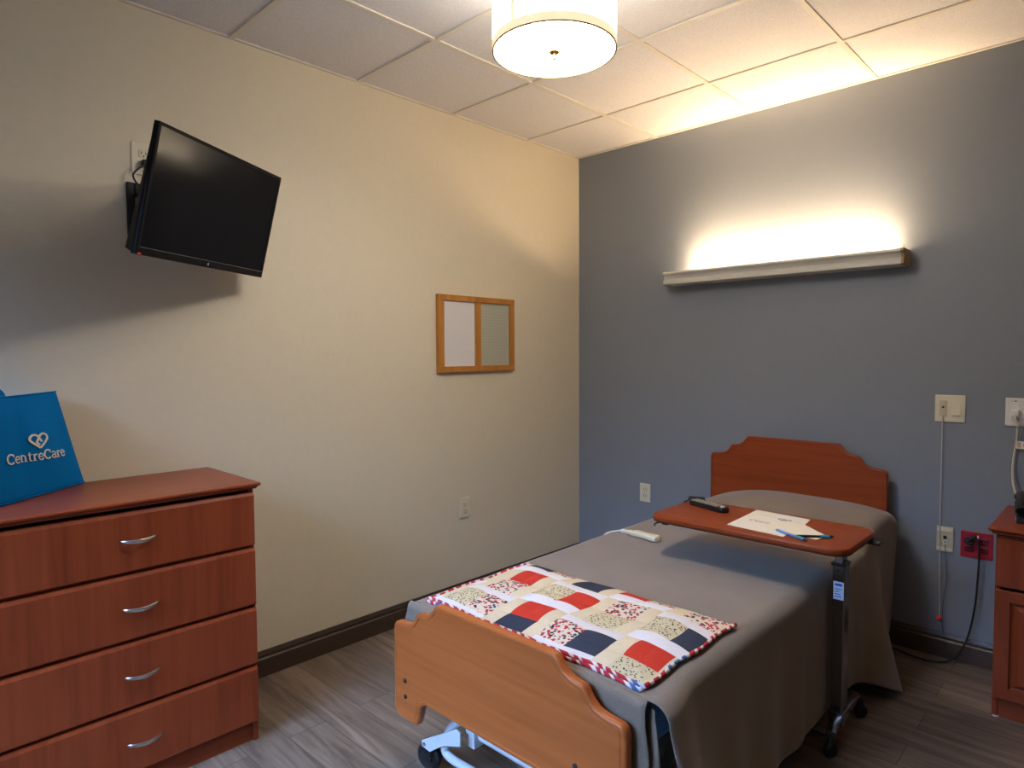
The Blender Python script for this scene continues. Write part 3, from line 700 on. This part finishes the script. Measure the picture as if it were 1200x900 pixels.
# foot flap: rounds over the mattress end and hangs behind the footboard
def flap(u, v):
    x = 1.045+(1.955-1.045)*u; r = .026; z0 = top_z(x, YF)
    if v < .35:
        a = v/.35*PI/2; return Vector((x, YF-.0155*math.sin(a), z0-r+r*math.cos(a)))
    t = (v-.35)/.65
    return Vector((x-.05*max(0, .25-u)/.25*t*1.4+.02*t*max(0, u-.8)*5*math.sin(t*3), YF-.0155-.004*math.sin(x*24)*t*(1-t)*2, z0-r-t*.17))
fl_ = grid(60, 14, flap)
# the loose fold at the open corner
def fold(u, v):
    a = u*PI*1.15; r = .012+.030*v
    return Vector((1.968-.01*v+r*math.cos(a)*.9-.012, YF+.008-r*math.sin(a)*.5+.03*u, (.578-.155*v)))
fo = grid(14, 14, fold)
bs = obj('bedspread', [sg, fl_, fo], 'grey_fabric', None, 'all')
md = bs.modifiers.new('solid', 'SOLIDIFY'); md.thickness = .003; md.offset = 1
tag(bs, 'plain grey bedspread covering the bed and hanging down its side', 'bedspread')

# ------------------------------------------------------------------ folded patchwork quilt
QX0, QX1, QY0, QY1 = 1.10, 1.925, -2.208, -1.722
qt = thing('quilt', 'folded red, white and navy patchwork quilt on foot of grey bedspread', 'quilt', (1.51, -1.98, .61))
QM = ['quilt_white', 'quilt_cream', 'quilt_red', 'quilt_navy', 'quilt_dots', 'quilt_print']
PITCH = .2045; CX0 = 1.142-.001; CY0 = -2.235
# block table [row][col]: (horizontal?, first patch, second patch) first = left or near
BLK = {(0, 0): (1, 4, 5), (1, 0): (0, 3, 2), (2, 0): (1, 5, 3), (3, 0): (0, 4, 2),
       (0, 1): (0, 5, 2), (1, 1): (1, 4, 2), (2, 1): (0, 4, 5), (3, 1): (1, 4, 3),
       (0, 2): (1, 3, 5), (1, 2): (0, 3, 4), (2, 2): (1, 2, 5), (3, 2): (0, 5, 4)}
def qmat(u, v):
    x = QX0+(QX1-QX0)*u; y = QY0+(QY1-QY0)*v
    fx = (x-CX0)/PITCH; fy = (y-CY0)/PITCH
    i = math.floor(fx); j = math.floor(fy); a = fx-i; b_ = fy-j
    if i < 0: return 0 if b_ < .27 else 1
    if i > 3: return 1
    if a < 0 or j > 2: return 1
    hz_, p, q_ = BLK[(i, j)]
    if hz_:
        if b_ < .24 or b_ > .78: return 0
        return p if a < .5 else q_
    if a < .24 or a > .78: return 1
    return p if b_ < .5 else q_
def qz(u, v):
    x = (QX0+(QX1-QX0)*u-CX0)/PITCH*2; y = (QY0+(QY1-QY0)*v-CY0)/PITCH*2
    puff = abs(math.sin(PI*x))**.6*abs(math.sin(PI*y))**.6*.006
    e = min(u*8, (1-u)*8, v*5, (1-v)*5, 1)
    return (puff+.003*math.sin(u*11+v*7))*e+.018*math.sqrt(max(0, e))
def wob(u, v): return Vector((.004*math.sin(v*14), .004*math.sin(u*17), 0))
def bed_top(x, y):
    z = top_z(x, y)
    if y < YF: z -= .012*((YF-y)/.02)
    return z
def qtop(u, v, base=.012):
    x = QX0+(QX1-QX0)*u; y = QY0+(QY1-QY0)*v
    return Vector((x, y, bed_top(x, y)+base+qz(u, v)))+wob(u, v)
tl = obj('top_layer', grid(206, 128, lambda u, v: qtop(u, v), qmat), QM, qt, 'all')
def qlow(u, v):
    x = QX0+.004+(QX1-QX0-.012)*u; y = QY0-.008+(QY1-QY0+.004)*v
    return Vector((x, y, bed_top(x, y)+.004+.010*min(1, u*20, (1-u)*20, v*15, (1-v)*15)))+wob(u, v)*1.2
ll = obj('under_layer', grid(80, 50, qlow), ['quilt_cream'], qt, 'all')
def rim(fn, dz):
    P = [fn(0, 1-k/26) for k in range(26)]+[fn(k/40, 0) for k in range(41)]+[fn(1, k/26) for k in range(1, 27)]
    P = [p+Vector((0, 0, dz)) for p in P]
    return tube(P, lambda t: .0055+.001*math.sin(t*90), 8, sm=False)
obj('binding', rim(qtop, .003), 'quilt_binding', qt, 'all', label='red and white striped edge of the upper fold')
obj('binding', rim(qlow, .004), 'quilt_binding', qt, 'all', label='red and white striped edge of the lower fold')

# ------------------------------------------------------------------ overbed table
ot = thing('overbed_table', 'rolling overbed table with cherry top reaching over the bed', 'table', (2.01, -1.0, 0))
OX0, OX1, OY0, OY1, OZ = 1.362, 2.10, -1.305, -.925, .776
tt = []
def chamfer(x0, y0, x1, y1, c):
    out = []
    for cx, cy, sx, sy in ((x1, y1, 1, 1), (x0, y1, -1, 1), (x0, y0, -1, -1), (x1, y0, 1, -1)):
        p1 = (cx-sx*c, cy); p2 = (cx, cy-sy*c)
        a, b_ = (p2, p1) if sx*sy > 0 else (p1, p2)
        for k in range(7):
            t = k/6; m_ = (cx-sx*c*.18, cy-sy*c*.18)
            out.append(((1-t)**2*a[0]+2*t*(1-t)*m_[0]+t*t*b_[0], (1-t)**2*a[1]+2*t*(1-t)*m_[1]+t*t*b_[1]))
    return out
obj('tabletop', prism(chamfer(OX0, OY0, OX1, OY1, .055), 2, OZ-.022, OZ, .006, 3), 'cherry_red', ot, True)
obj('tabletop_rim', [prism(chamfer(OX0+.001, OY0+.001, OX1-.001, OY1-.001, .055), 2, OZ-.024, OZ-.0215)], 'slot_black', ot)
PX, PY = 2.012, -1.05
cl = obj('column', box((PX-.021, PY-.028, .11), (PX+.021, PY+.028, .66), .004), 'chrome', ot, label='tall steel column')
obj('inner_column', box((PX-.015, PY-.022, .64), (PX+.015, PY+.022, .742), .003), 'chrome', ot)
obj('column_collar', box((PX-.025, PY-.032, .655), (PX+.025, PY+.032, .668), .003), 'black_plastic', ot)
obj('rating_label', box((PX-.016, PY-.0292, .535), (PX+.019, PY-.0279, .60)), 'label_white', cl, label='white and blue sticker')
obj('label_print', [box((PX-.010, PY-.0297, .585), (PX+.013, PY-.0291, .593))]+[box((PX-.012, PY-.0297, .545+k*.009), (PX+.012-.004*(k % 3), PY-.0291, .5475+k*.009)) for k in range(4)], 'label_blue', cl)
obj('column_screw', lathe([(0, 0), (.004, 0), (.003, .002), (0, .0025)], (PX, PY-.028, .64), 10, (0, -1, 0)), 'black_matte', cl)
obj('top_support', [box((PX-.50, PY-.018, .742), (PX+.03, PY+.018, OZ-.024), .002), box((PX-.35, OY0+.06, .746), (PX-.32, OY1-.06, OZ-.024), .002), box((PX-.03, OY0+.06, .746), (PX+.02, OY1-.06, OZ-.024), .002)], 'black_matte', ot)
obj('release_lever', [box((2.07, -1.01, .735), (2.125, -.965, .747), .004)], 'black_plastic', ot)
obj('knob_stub', [box((1.42, -1.29, .742), (1.445, -1.265, .7525), .003)], 'black_plastic', ot)
obj('base_foot', tube([(2.022, -1.165, .083), (2.012, -1.10, .09), (2.008, -.98, .092), (2.005, -.88, .09), (2.003, -.82, .083)], .017, 10, flat=(1.2, .7)), 'chrome', ot, True, label='steel base rail')
obj('column_socket', box((PX-.026, PY-.036, .075), (PX+.026, PY+.036, .125), .004), 'chrome', ot)
for yy in (-1.165, -.82):
    obj('base_leg', tube([(2.01, yy, .083), (1.7, yy+.0, .075), (1.35, yy, .075)], .012, 8), 'chrome', ot, True)
def small_caster(x, y):
    c = obj('caster', [lathe([(0, -.012), (.02, -.012), (.024, -.009), (.025, 0), (.024, .009), (.02, .012), (0, .012)], (x, y, .0255), 22, (.8, -.5, 0)),
                       lathe([(0, 0), (.016, 0), (.012, .02), (.006, .03), (0, .03)], (x, y, .046), 14)], 'black_rubber', ot, True)
for x in (2.022, 1.37):
    for yy in (-1.165, -.82): small_caster(x, yy)

# things on the table
rc = thing('remote_control', 'black television remote with pale buttons on the overbed table', 'remote', (1.50, -1.02, OZ))
def oriented(cx, cy, ang, z):
    M_ = Matrix.Translation((cx, cy, z)) @ Matrix.Rotation(ang, 4, 'Z')
    return lambda bm: (bmesh.ops.transform(bm, matrix=M_, verts=bm.verts), bm)[1]
T = oriented(1.495, -1.045, math.radians(-17), OZ)
obj('remote_body', T(prism(roundrect(-.095, -.024, .095, .024, .014), 2, .0005, .021, .006, 3)), 'black_plastic', rc, True)
kk = []
cols = []
for i in range(10):
    for j in range(4):
        kk.append(box((-.078+i*.0145, -.0190+j*.0105, .0205), (-.078+i*.0145+.0062, -.0190+j*.0105+.0045, .0232), .0006, 1))
obj('number_keys', [T(k) for k in kk], 'key_grey', rc)
obj('power_key', T(box((.070, -.010, .0205), (.082, .008, .0232), .002)), 'key_white', rc, label='white power key')
gl = thing('cable_bundle', 'small coiled black cable beside the remote on overbed table', 'cable', (1.38, -.98, OZ))
cc_ = []
for k in range(46):
    t = k/45; cc_.append((1.375+.06*t, -.985+.02*t+.012*math.cos(k*1.25), OZ+.012+.010*math.sin(k*1.25)))
obj('coil', tube([(1.366, -1.02, OZ+.003), (1.37, -1.01, OZ+.004)]+cc_, .0026, 6, 3), 'black_rubber', gl, True)
obj('hanging_end', tube([(1.40, -1.309, .738), (1.395, -1.30, .742), (1.405, -1.285, .747), (1.42, -1.28, .7465)], .003, 6, 4), 'black_rubber', gl, True)

def sheet(name, pts, z, th_, mat, parent=None):
    return obj(name, prism(pts, 2, z, z+th_), mat, parent)
# pages: world outline measured on the tabletop
ORG = Vector((0, 0, OZ))
pg = thing('printed_sheet', 'white printed paper sheet lying on the overbed table', 'paper', (1.75, -1.1, OZ))
P0 = [(1.668, -1.240), (1.885, -1.262), (1.890, -1.115), (1.873, -.958), (1.655, -.942)]
sheet('page', P0, OZ+.0004, .0008, 'paper', pg)
def onpage(x, y, a, s, sy):
    ca, sa = math.cos(a), math.sin(a)
    return lambda p, q_, d: Vector((x+(p*s)*ca-(q_*sy)*sa, y+(p*s)*sa+(q_*sy)*ca, OZ+.0013+d))
obj('printed_name', ribbons(st_, onpage(1.700, -1.125, math.radians(-4), .19/wd, .024), .0002), 'ink_brown', pg, label='faint brown printed lettering CentreCare')
obj('heart_logo', ribbons(HEART, onpage(1.775, -1.045, math.radians(-4), .05, .03), .0002), 'ink_blue', pg, label='small blue heart logo')
ln = [([(0, .0), (1, 0)], .02)]
for x_, y_, w_ in ((1.70, -1.010, .06), (1.82, -1.03, .045)): obj('text_line', ribbons([([(0, 0), (1, 0)], .12)], onpage(x_, y_, math.radians(-4), w_, .02), .0002), 'ink_brown', pg)
cd = obj('note_card', prism([(1.80, -1.235), (1.985, -1.225), (2.0, -1.16), (1.88, -1.05), (1.775, -1.06)], 2, OZ+.0016, OZ+.0026), 'paper_card', None)
tag(cd, 'cream note card overlapping the right side of the printed sheet', 'paper')
def pen(pts, label, mats, grp):
    t = thing('pen', label, 'pen', pts[0])
    a, b_ = Vector(pts[0]), Vector(pts[1]); d = (b_-a)
    obj('barrel', tube([a, a+d*.62], .0045, 12, sm=False), mats[0], t, True)
    obj('grip', tube([a+d*.62, a+d*.88], .0056, 12, sm=False), mats[1], t, True)
    obj('tip', tube([a+d*.88, a+d*.95, b_], lambda u: .005*(1-u)+.001, 12, sm=False), mats[2], t, True)
pen([(1.845, -1.215, OZ+.0085), (1.975, -1.275, OZ+.0065)], 'pale blue pen with teal grip lying across the note card', ('pen_blue', 'pen_teal', 'black_plastic'), None)
pen([(1.925, -1.245, OZ+.0075), (2.022, -1.165, OZ+.0065)], 'dark teal pen at the right edge of the note card', ('black_plastic', 'pen_teal', 'black_plastic'), None)

# bed hand control lying on the bedspread
hc_ = thing('bed_control', 'ivory bed hand control with cable lying on the grey bedspread', 'remote', (1.2, -1.1, .606))
def tz(x, y): return top_z(x, y)
a_ = Vector((1.145, -1.105)); b2_ = Vector((1.292, -1.105)); 
cp = []
nseg = 22
bm = bmesh.new(); rings = []
for k in range(nseg+1):
    t = k/nseg; x = 1.135+.165*t; y = -1.098-.012*t
    wd_ = .013+.012*sst(0, .25, t)-.006*math.exp(-((t-.55)/.16)**2)+.004*sst(.6, .85, t); 
    if t > .9: wd_ *= math.sqrt(max(0.05, 1-((t-.9)/.1)**2))
    if t < .04: wd_ *= .8
    hh = (.010+.003*sst(0, .3, t))*(1 if t < .92 else math.sqrt(max(.1, 1-((t-.92)/.08)**2)))
    zc = tz(x, y)+.0035+hh
    rings.append([bm.verts.new((x, y+wd_*math.copysign(abs(math.cos(a))**.7, math.cos(a)), zc+hh*math.copysign(abs(math.sin(a))**.7, math.sin(a)))) for a in [2*PI*i/16 for i in range(16)]])
for A, B in zip(rings, rings[1:]):
    for i in range(16): bm.faces.new((A[i], A[(i+1) % 16], B[(i+1) % 16], B[i]))
bm.faces.new(rings[0]); bm.faces.new(rings[-1][::-1])
obj('control_body', bm, 'ivory_plastic', hc_, True)
zt_ = tz(1.2, -1.1)+.0295
obj('control_window', box((1.165, -1.108, zt_-.003), (1.184, -1.094, zt_-.0015)), 'slot_black', hc_, label='small dark display')
obj('control_buttons', [box((1.215+i*.016, -1.116+j*.013, zt_-.004), (1.226+i*.016, -1.108+j*.013, zt_-.001), .001) for i in range(4) for j in range(2)], 'ivory_dark', hc_)
obj('cable_plug', box((1.098, -1.104, tz(1.1, -1.1)+.004), (1.134, -1.086, tz(1.1, -1.1)+.02), .004), 'white_plastic', hc_, label='white cable sleeve')
obj('cable', tube([(1.10, -1.094, .619), (1.075, -1.10, .613), (1.05, -1.115, .607), (1.028, -1.13, .592), (1.016, -1.14, .56), (.992, -1.15, .45), (.985, -1.15, .3), (1.0, -1.15, .12)], .0035, 8), 'white_plastic', hc_, True)

# ------------------------------------------------------------------ nightstand
ns = thing('nightstand', 'cherry wood nightstand with drawer and raised panel door, at right', 'nightstand', (2.6, -.25, 0))
NX0, NX1, NY, NZ = 2.387, 2.86, -.452, .748
obj('side_panel', box((NX0, NY, 0), (NX0+.018, -.018, NZ-.026), .0015), 'cherry_vertical', ns)
obj('side_panel', box((NX1-.018, NY, 0), (NX1, -.018, NZ-.026), .0015), 'cherry_vertical', ns)
obj('back_panel', box((NX0+.018, -.026, .03), (NX1-.018, -.019, NZ-.03)), 'cherry_vertical', ns)
obj('plinth', box((NX0+.018, NY+.006, 0), (NX1-.018, NY+.024, .075)), 'cherry_side', ns)
obj('shelf', box((NX0+.018, NY+.01, .075), (NX1-.018, -.026, .09)), 'cherry_side', ns)
tp = bmesh.new()
def ring2(off, z): return [(NX0-.004-off, -.004, z), (NX0-.004-off, NY-.03-off, z), (NX1+.004+off, NY-.03-off, z), (NX1+.004+off, -.004, z)]
R_ = [[tp.verts.new(p) for p in ring2(o_, z_)] for o_, z_ in ((0, NZ-.026), (.004, NZ-.024), (.006, NZ-.016), (.012, NZ-.012), (.016, NZ-.008), (.016, NZ-.003), (.012, NZ))]
for A, B in zip(R_, R_[1:]):
    for i in range(4): tp.faces.new((A[i], A[(i+1) % 4], B[(i+1) % 4], B[i]))
tp.faces.new(R_[0]); tp.faces.new(R_[-1][::-1])
obj('top', tp, 'cherry_side', ns)
def nprof(z0, z1): return [(NY+.002, z0), (NY-.015, z0), (NY-.018, z0+.004), (NY-.018, z1-.010), (NY-.013, z1-.002), (NY-.009, z1), (NY+.002, z1)]
obj('drawer', prism(nprof(.517, .716), 0, NX0+.004, NX1-.004), 'cherry_vertical', ns)
dw = bmesh.new()
# door with routed groove and raised panel
def rr(x0, z0, x1, z1, y): return [(x0, y, z0), (x1, y, z0), (x1, y, z1), (x0, y, z1)]
dx0, dx1, dz0, dz1, yf = NX0+.004, NX1-.004, .08, .505, NY-.018
steps = [(0, yf+.018), (0, yf+.003), (.004, yf), (.046, yf), (.051, yf+.011), (.060, yf+.013), (.076, yf+.002), (.082, yf+.001)]
R_ = [[dw.verts.new(p) for p in rr(dx0+o_, dz0+o_*.9, dx1-o_, dz1-o_*.9, y_)] for o_, y_ in steps]
for A, B in zip(R_, R_[1:]):
    for i in range(4): dw.faces.new((A[i], A[(i+1) % 4], B[(i+1) % 4], B[i]))
dw.faces.new(R_[0]); dw.faces.new(R_[-1][::-1])
obj('door', dw, 'cherry_vertical', ns)
obj('glide', lathe([(0, 0), (.01, 0), (.01, .004), (0, .004)], (NX0+.012, NY+.004, -.0005), 12), 'key_white', ns)

# phone
ph = thing('telephone', 'black desk telephone on the nightstand at right edge', 'telephone', (2.48, -.3, NZ))
T = oriented(2.495, -.27, math.radians(8), NZ)
wedge = prism([(-.085, 0.001), (.085, 0.001), (.085, .055), (.07, .062), (-.075, .03), (-.085, .022)], 0, -.07, .07, .004, 2)
obj('phone_base', T(wedge), 'black_plastic', ph, True)
obj('handset', T(tube([(-.05, -.075, .05), (-.052, -.055, .066), (-.052, 0, .083), (-.05, .055, .09), (-.05, .078, .078)], lambda t: .016+.007*abs(2*t-1)**3, 12)), 'black_plastic', ph, True)
ks = []
for i in range(3):
    for j in range(4):
        x = -.012+i*.024; y = -.058+j*.024; z = .0375+(y+.075)*.2205
        ks.append(box((x-.008, y-.006, z-.006), (x+.008, y+.006, z+.003), .001, 1))
obj('keypad', [T(k) for k in ks], 'key_grey', ph)
# side buttons and display facing the bed side
obj('phone_label', [T(box((-.0712, -.065, .008), (-.0698, -.045, .014))), T(box((-.0712, -.035, .012), (-.0698, -.01, .018)))], 'key_white', ph)
pcd = thing('phone_cord', 'beige phone cord curving from the white plate down to the telephone', 'cord', (2.387, -.01, .95))
obj('cord', tube([(2.387, -.028, 1.15), (2.392, -.034, 1.128), (2.398, -.03, 1.10), (2.396, -.02, 1.039), (2.387, -.018, .96), (2.385, -.022, .90), (2.392, -.05, .85), (2.415, -.12, .80), (2.438, -.19, .79)], .0042, 8), 'cord_beige', pcd, True)
obj('plug', box((2.374, -.032, 1.138), (2.402, -.0087, 1.166), .004), 'white_plastic', pcd)
tg = obj('cord_tag', prism(roundrect(2.396, 1.002, 2.452, 1.034, .003), 1, -.0265, -.0255), 'paper_card', pcd, label='cream tag with a printed ring')
obj('tag_mark', [ribbons([(arc(.5, .5, .36, .36, 40, 320, 14), .16)], lambda a, b_, d: Vector((2.418+a*.026, -.0266-d, 1.005+b_*.026)), .0004)], 'pen_teal', tg)
obj('tag_text', [box((2.400, -.0269, 1.008+k*.006), (2.411, -.0264, 1.0105+k*.006)) for k in range(4)], 'dark_red', tg)

# ------------------------------------------------------------------ light
def area(name, loc, rot, sx, sy, power, color):
    ld = bpy.data.lights.new(name, 'AREA'); ld.shape = 'RECTANGLE'; ld.size = sx; ld.size_y = sy; ld.energy = power; ld.color = color
    o = bpy.data.objects.new(name, ld); COL.objects.link(o); o.location = loc; o.rotation_euler = rot; return o
# daylight entering through the window opening
sky_l = area('window_daylight', ((WX0+WX1)/2, Y0-.3, (WZ0+WZ1)/2+.25), (PI/2-math.radians(50), 0, 0), WX1-WX0, WZ1-WZ0, 80, (.34, .56, 1.0)); sky_l.data.spread = math.radians(80)
# added area light in the wall light's trough, brightens wall and ceiling above
up = area('wall_light_fill', ((XA+XB)/2+.03, -.07, 1.845), (PI-math.radians(20), 0, 0), XB-XA-.22, .03, 10, (1, .70, .40)); up.data.spread = math.radians(80)
wd_ = bpy.data.worlds.new('sky'); SC.world = wd_; wd_.use_nodes = True
bg = wd_.node_tree.nodes['Background']; bg.inputs[0].default_value = (.45, .62, .9, 1); bg.inputs[1].default_value = .25

# ------------------------------------------------------------------ camera
cam = bpy.data.cameras.new('camera'); co = bpy.data.objects.new('camera', cam); COL.objects.link(co)
Rv = Vector((0.7206967, 0.6932292, -0.0054352)); Uv = Vector((-0.0274606, 0.0363810, 0.9989606)); Fv = Vector((-0.6927064, 0.7197984, -0.0452561))
M4 = Matrix((( Rv.x, Uv.x, -Fv.x, 2.762012), (Rv.y, Uv.y, -Fv.y, -3.535094), (Rv.z, Uv.z, -Fv.z, 1.418022), (0, 0, 0, 1)))
co.matrix_world = M4
cam.sensor_fit = 'HORIZONTAL'; cam.sensor_width = 36; cam.lens = 36*761.65/1200; cam.clip_start = .02
SC.camera = co
vs = SC.view_settings
SC.display_settings.display_device = 'sRGB'
vs.view_transform = 'Standard'; vs.look = 'None'; vs.exposure = 0; vs.gamma = 1; vs.use_curve_mapping = False
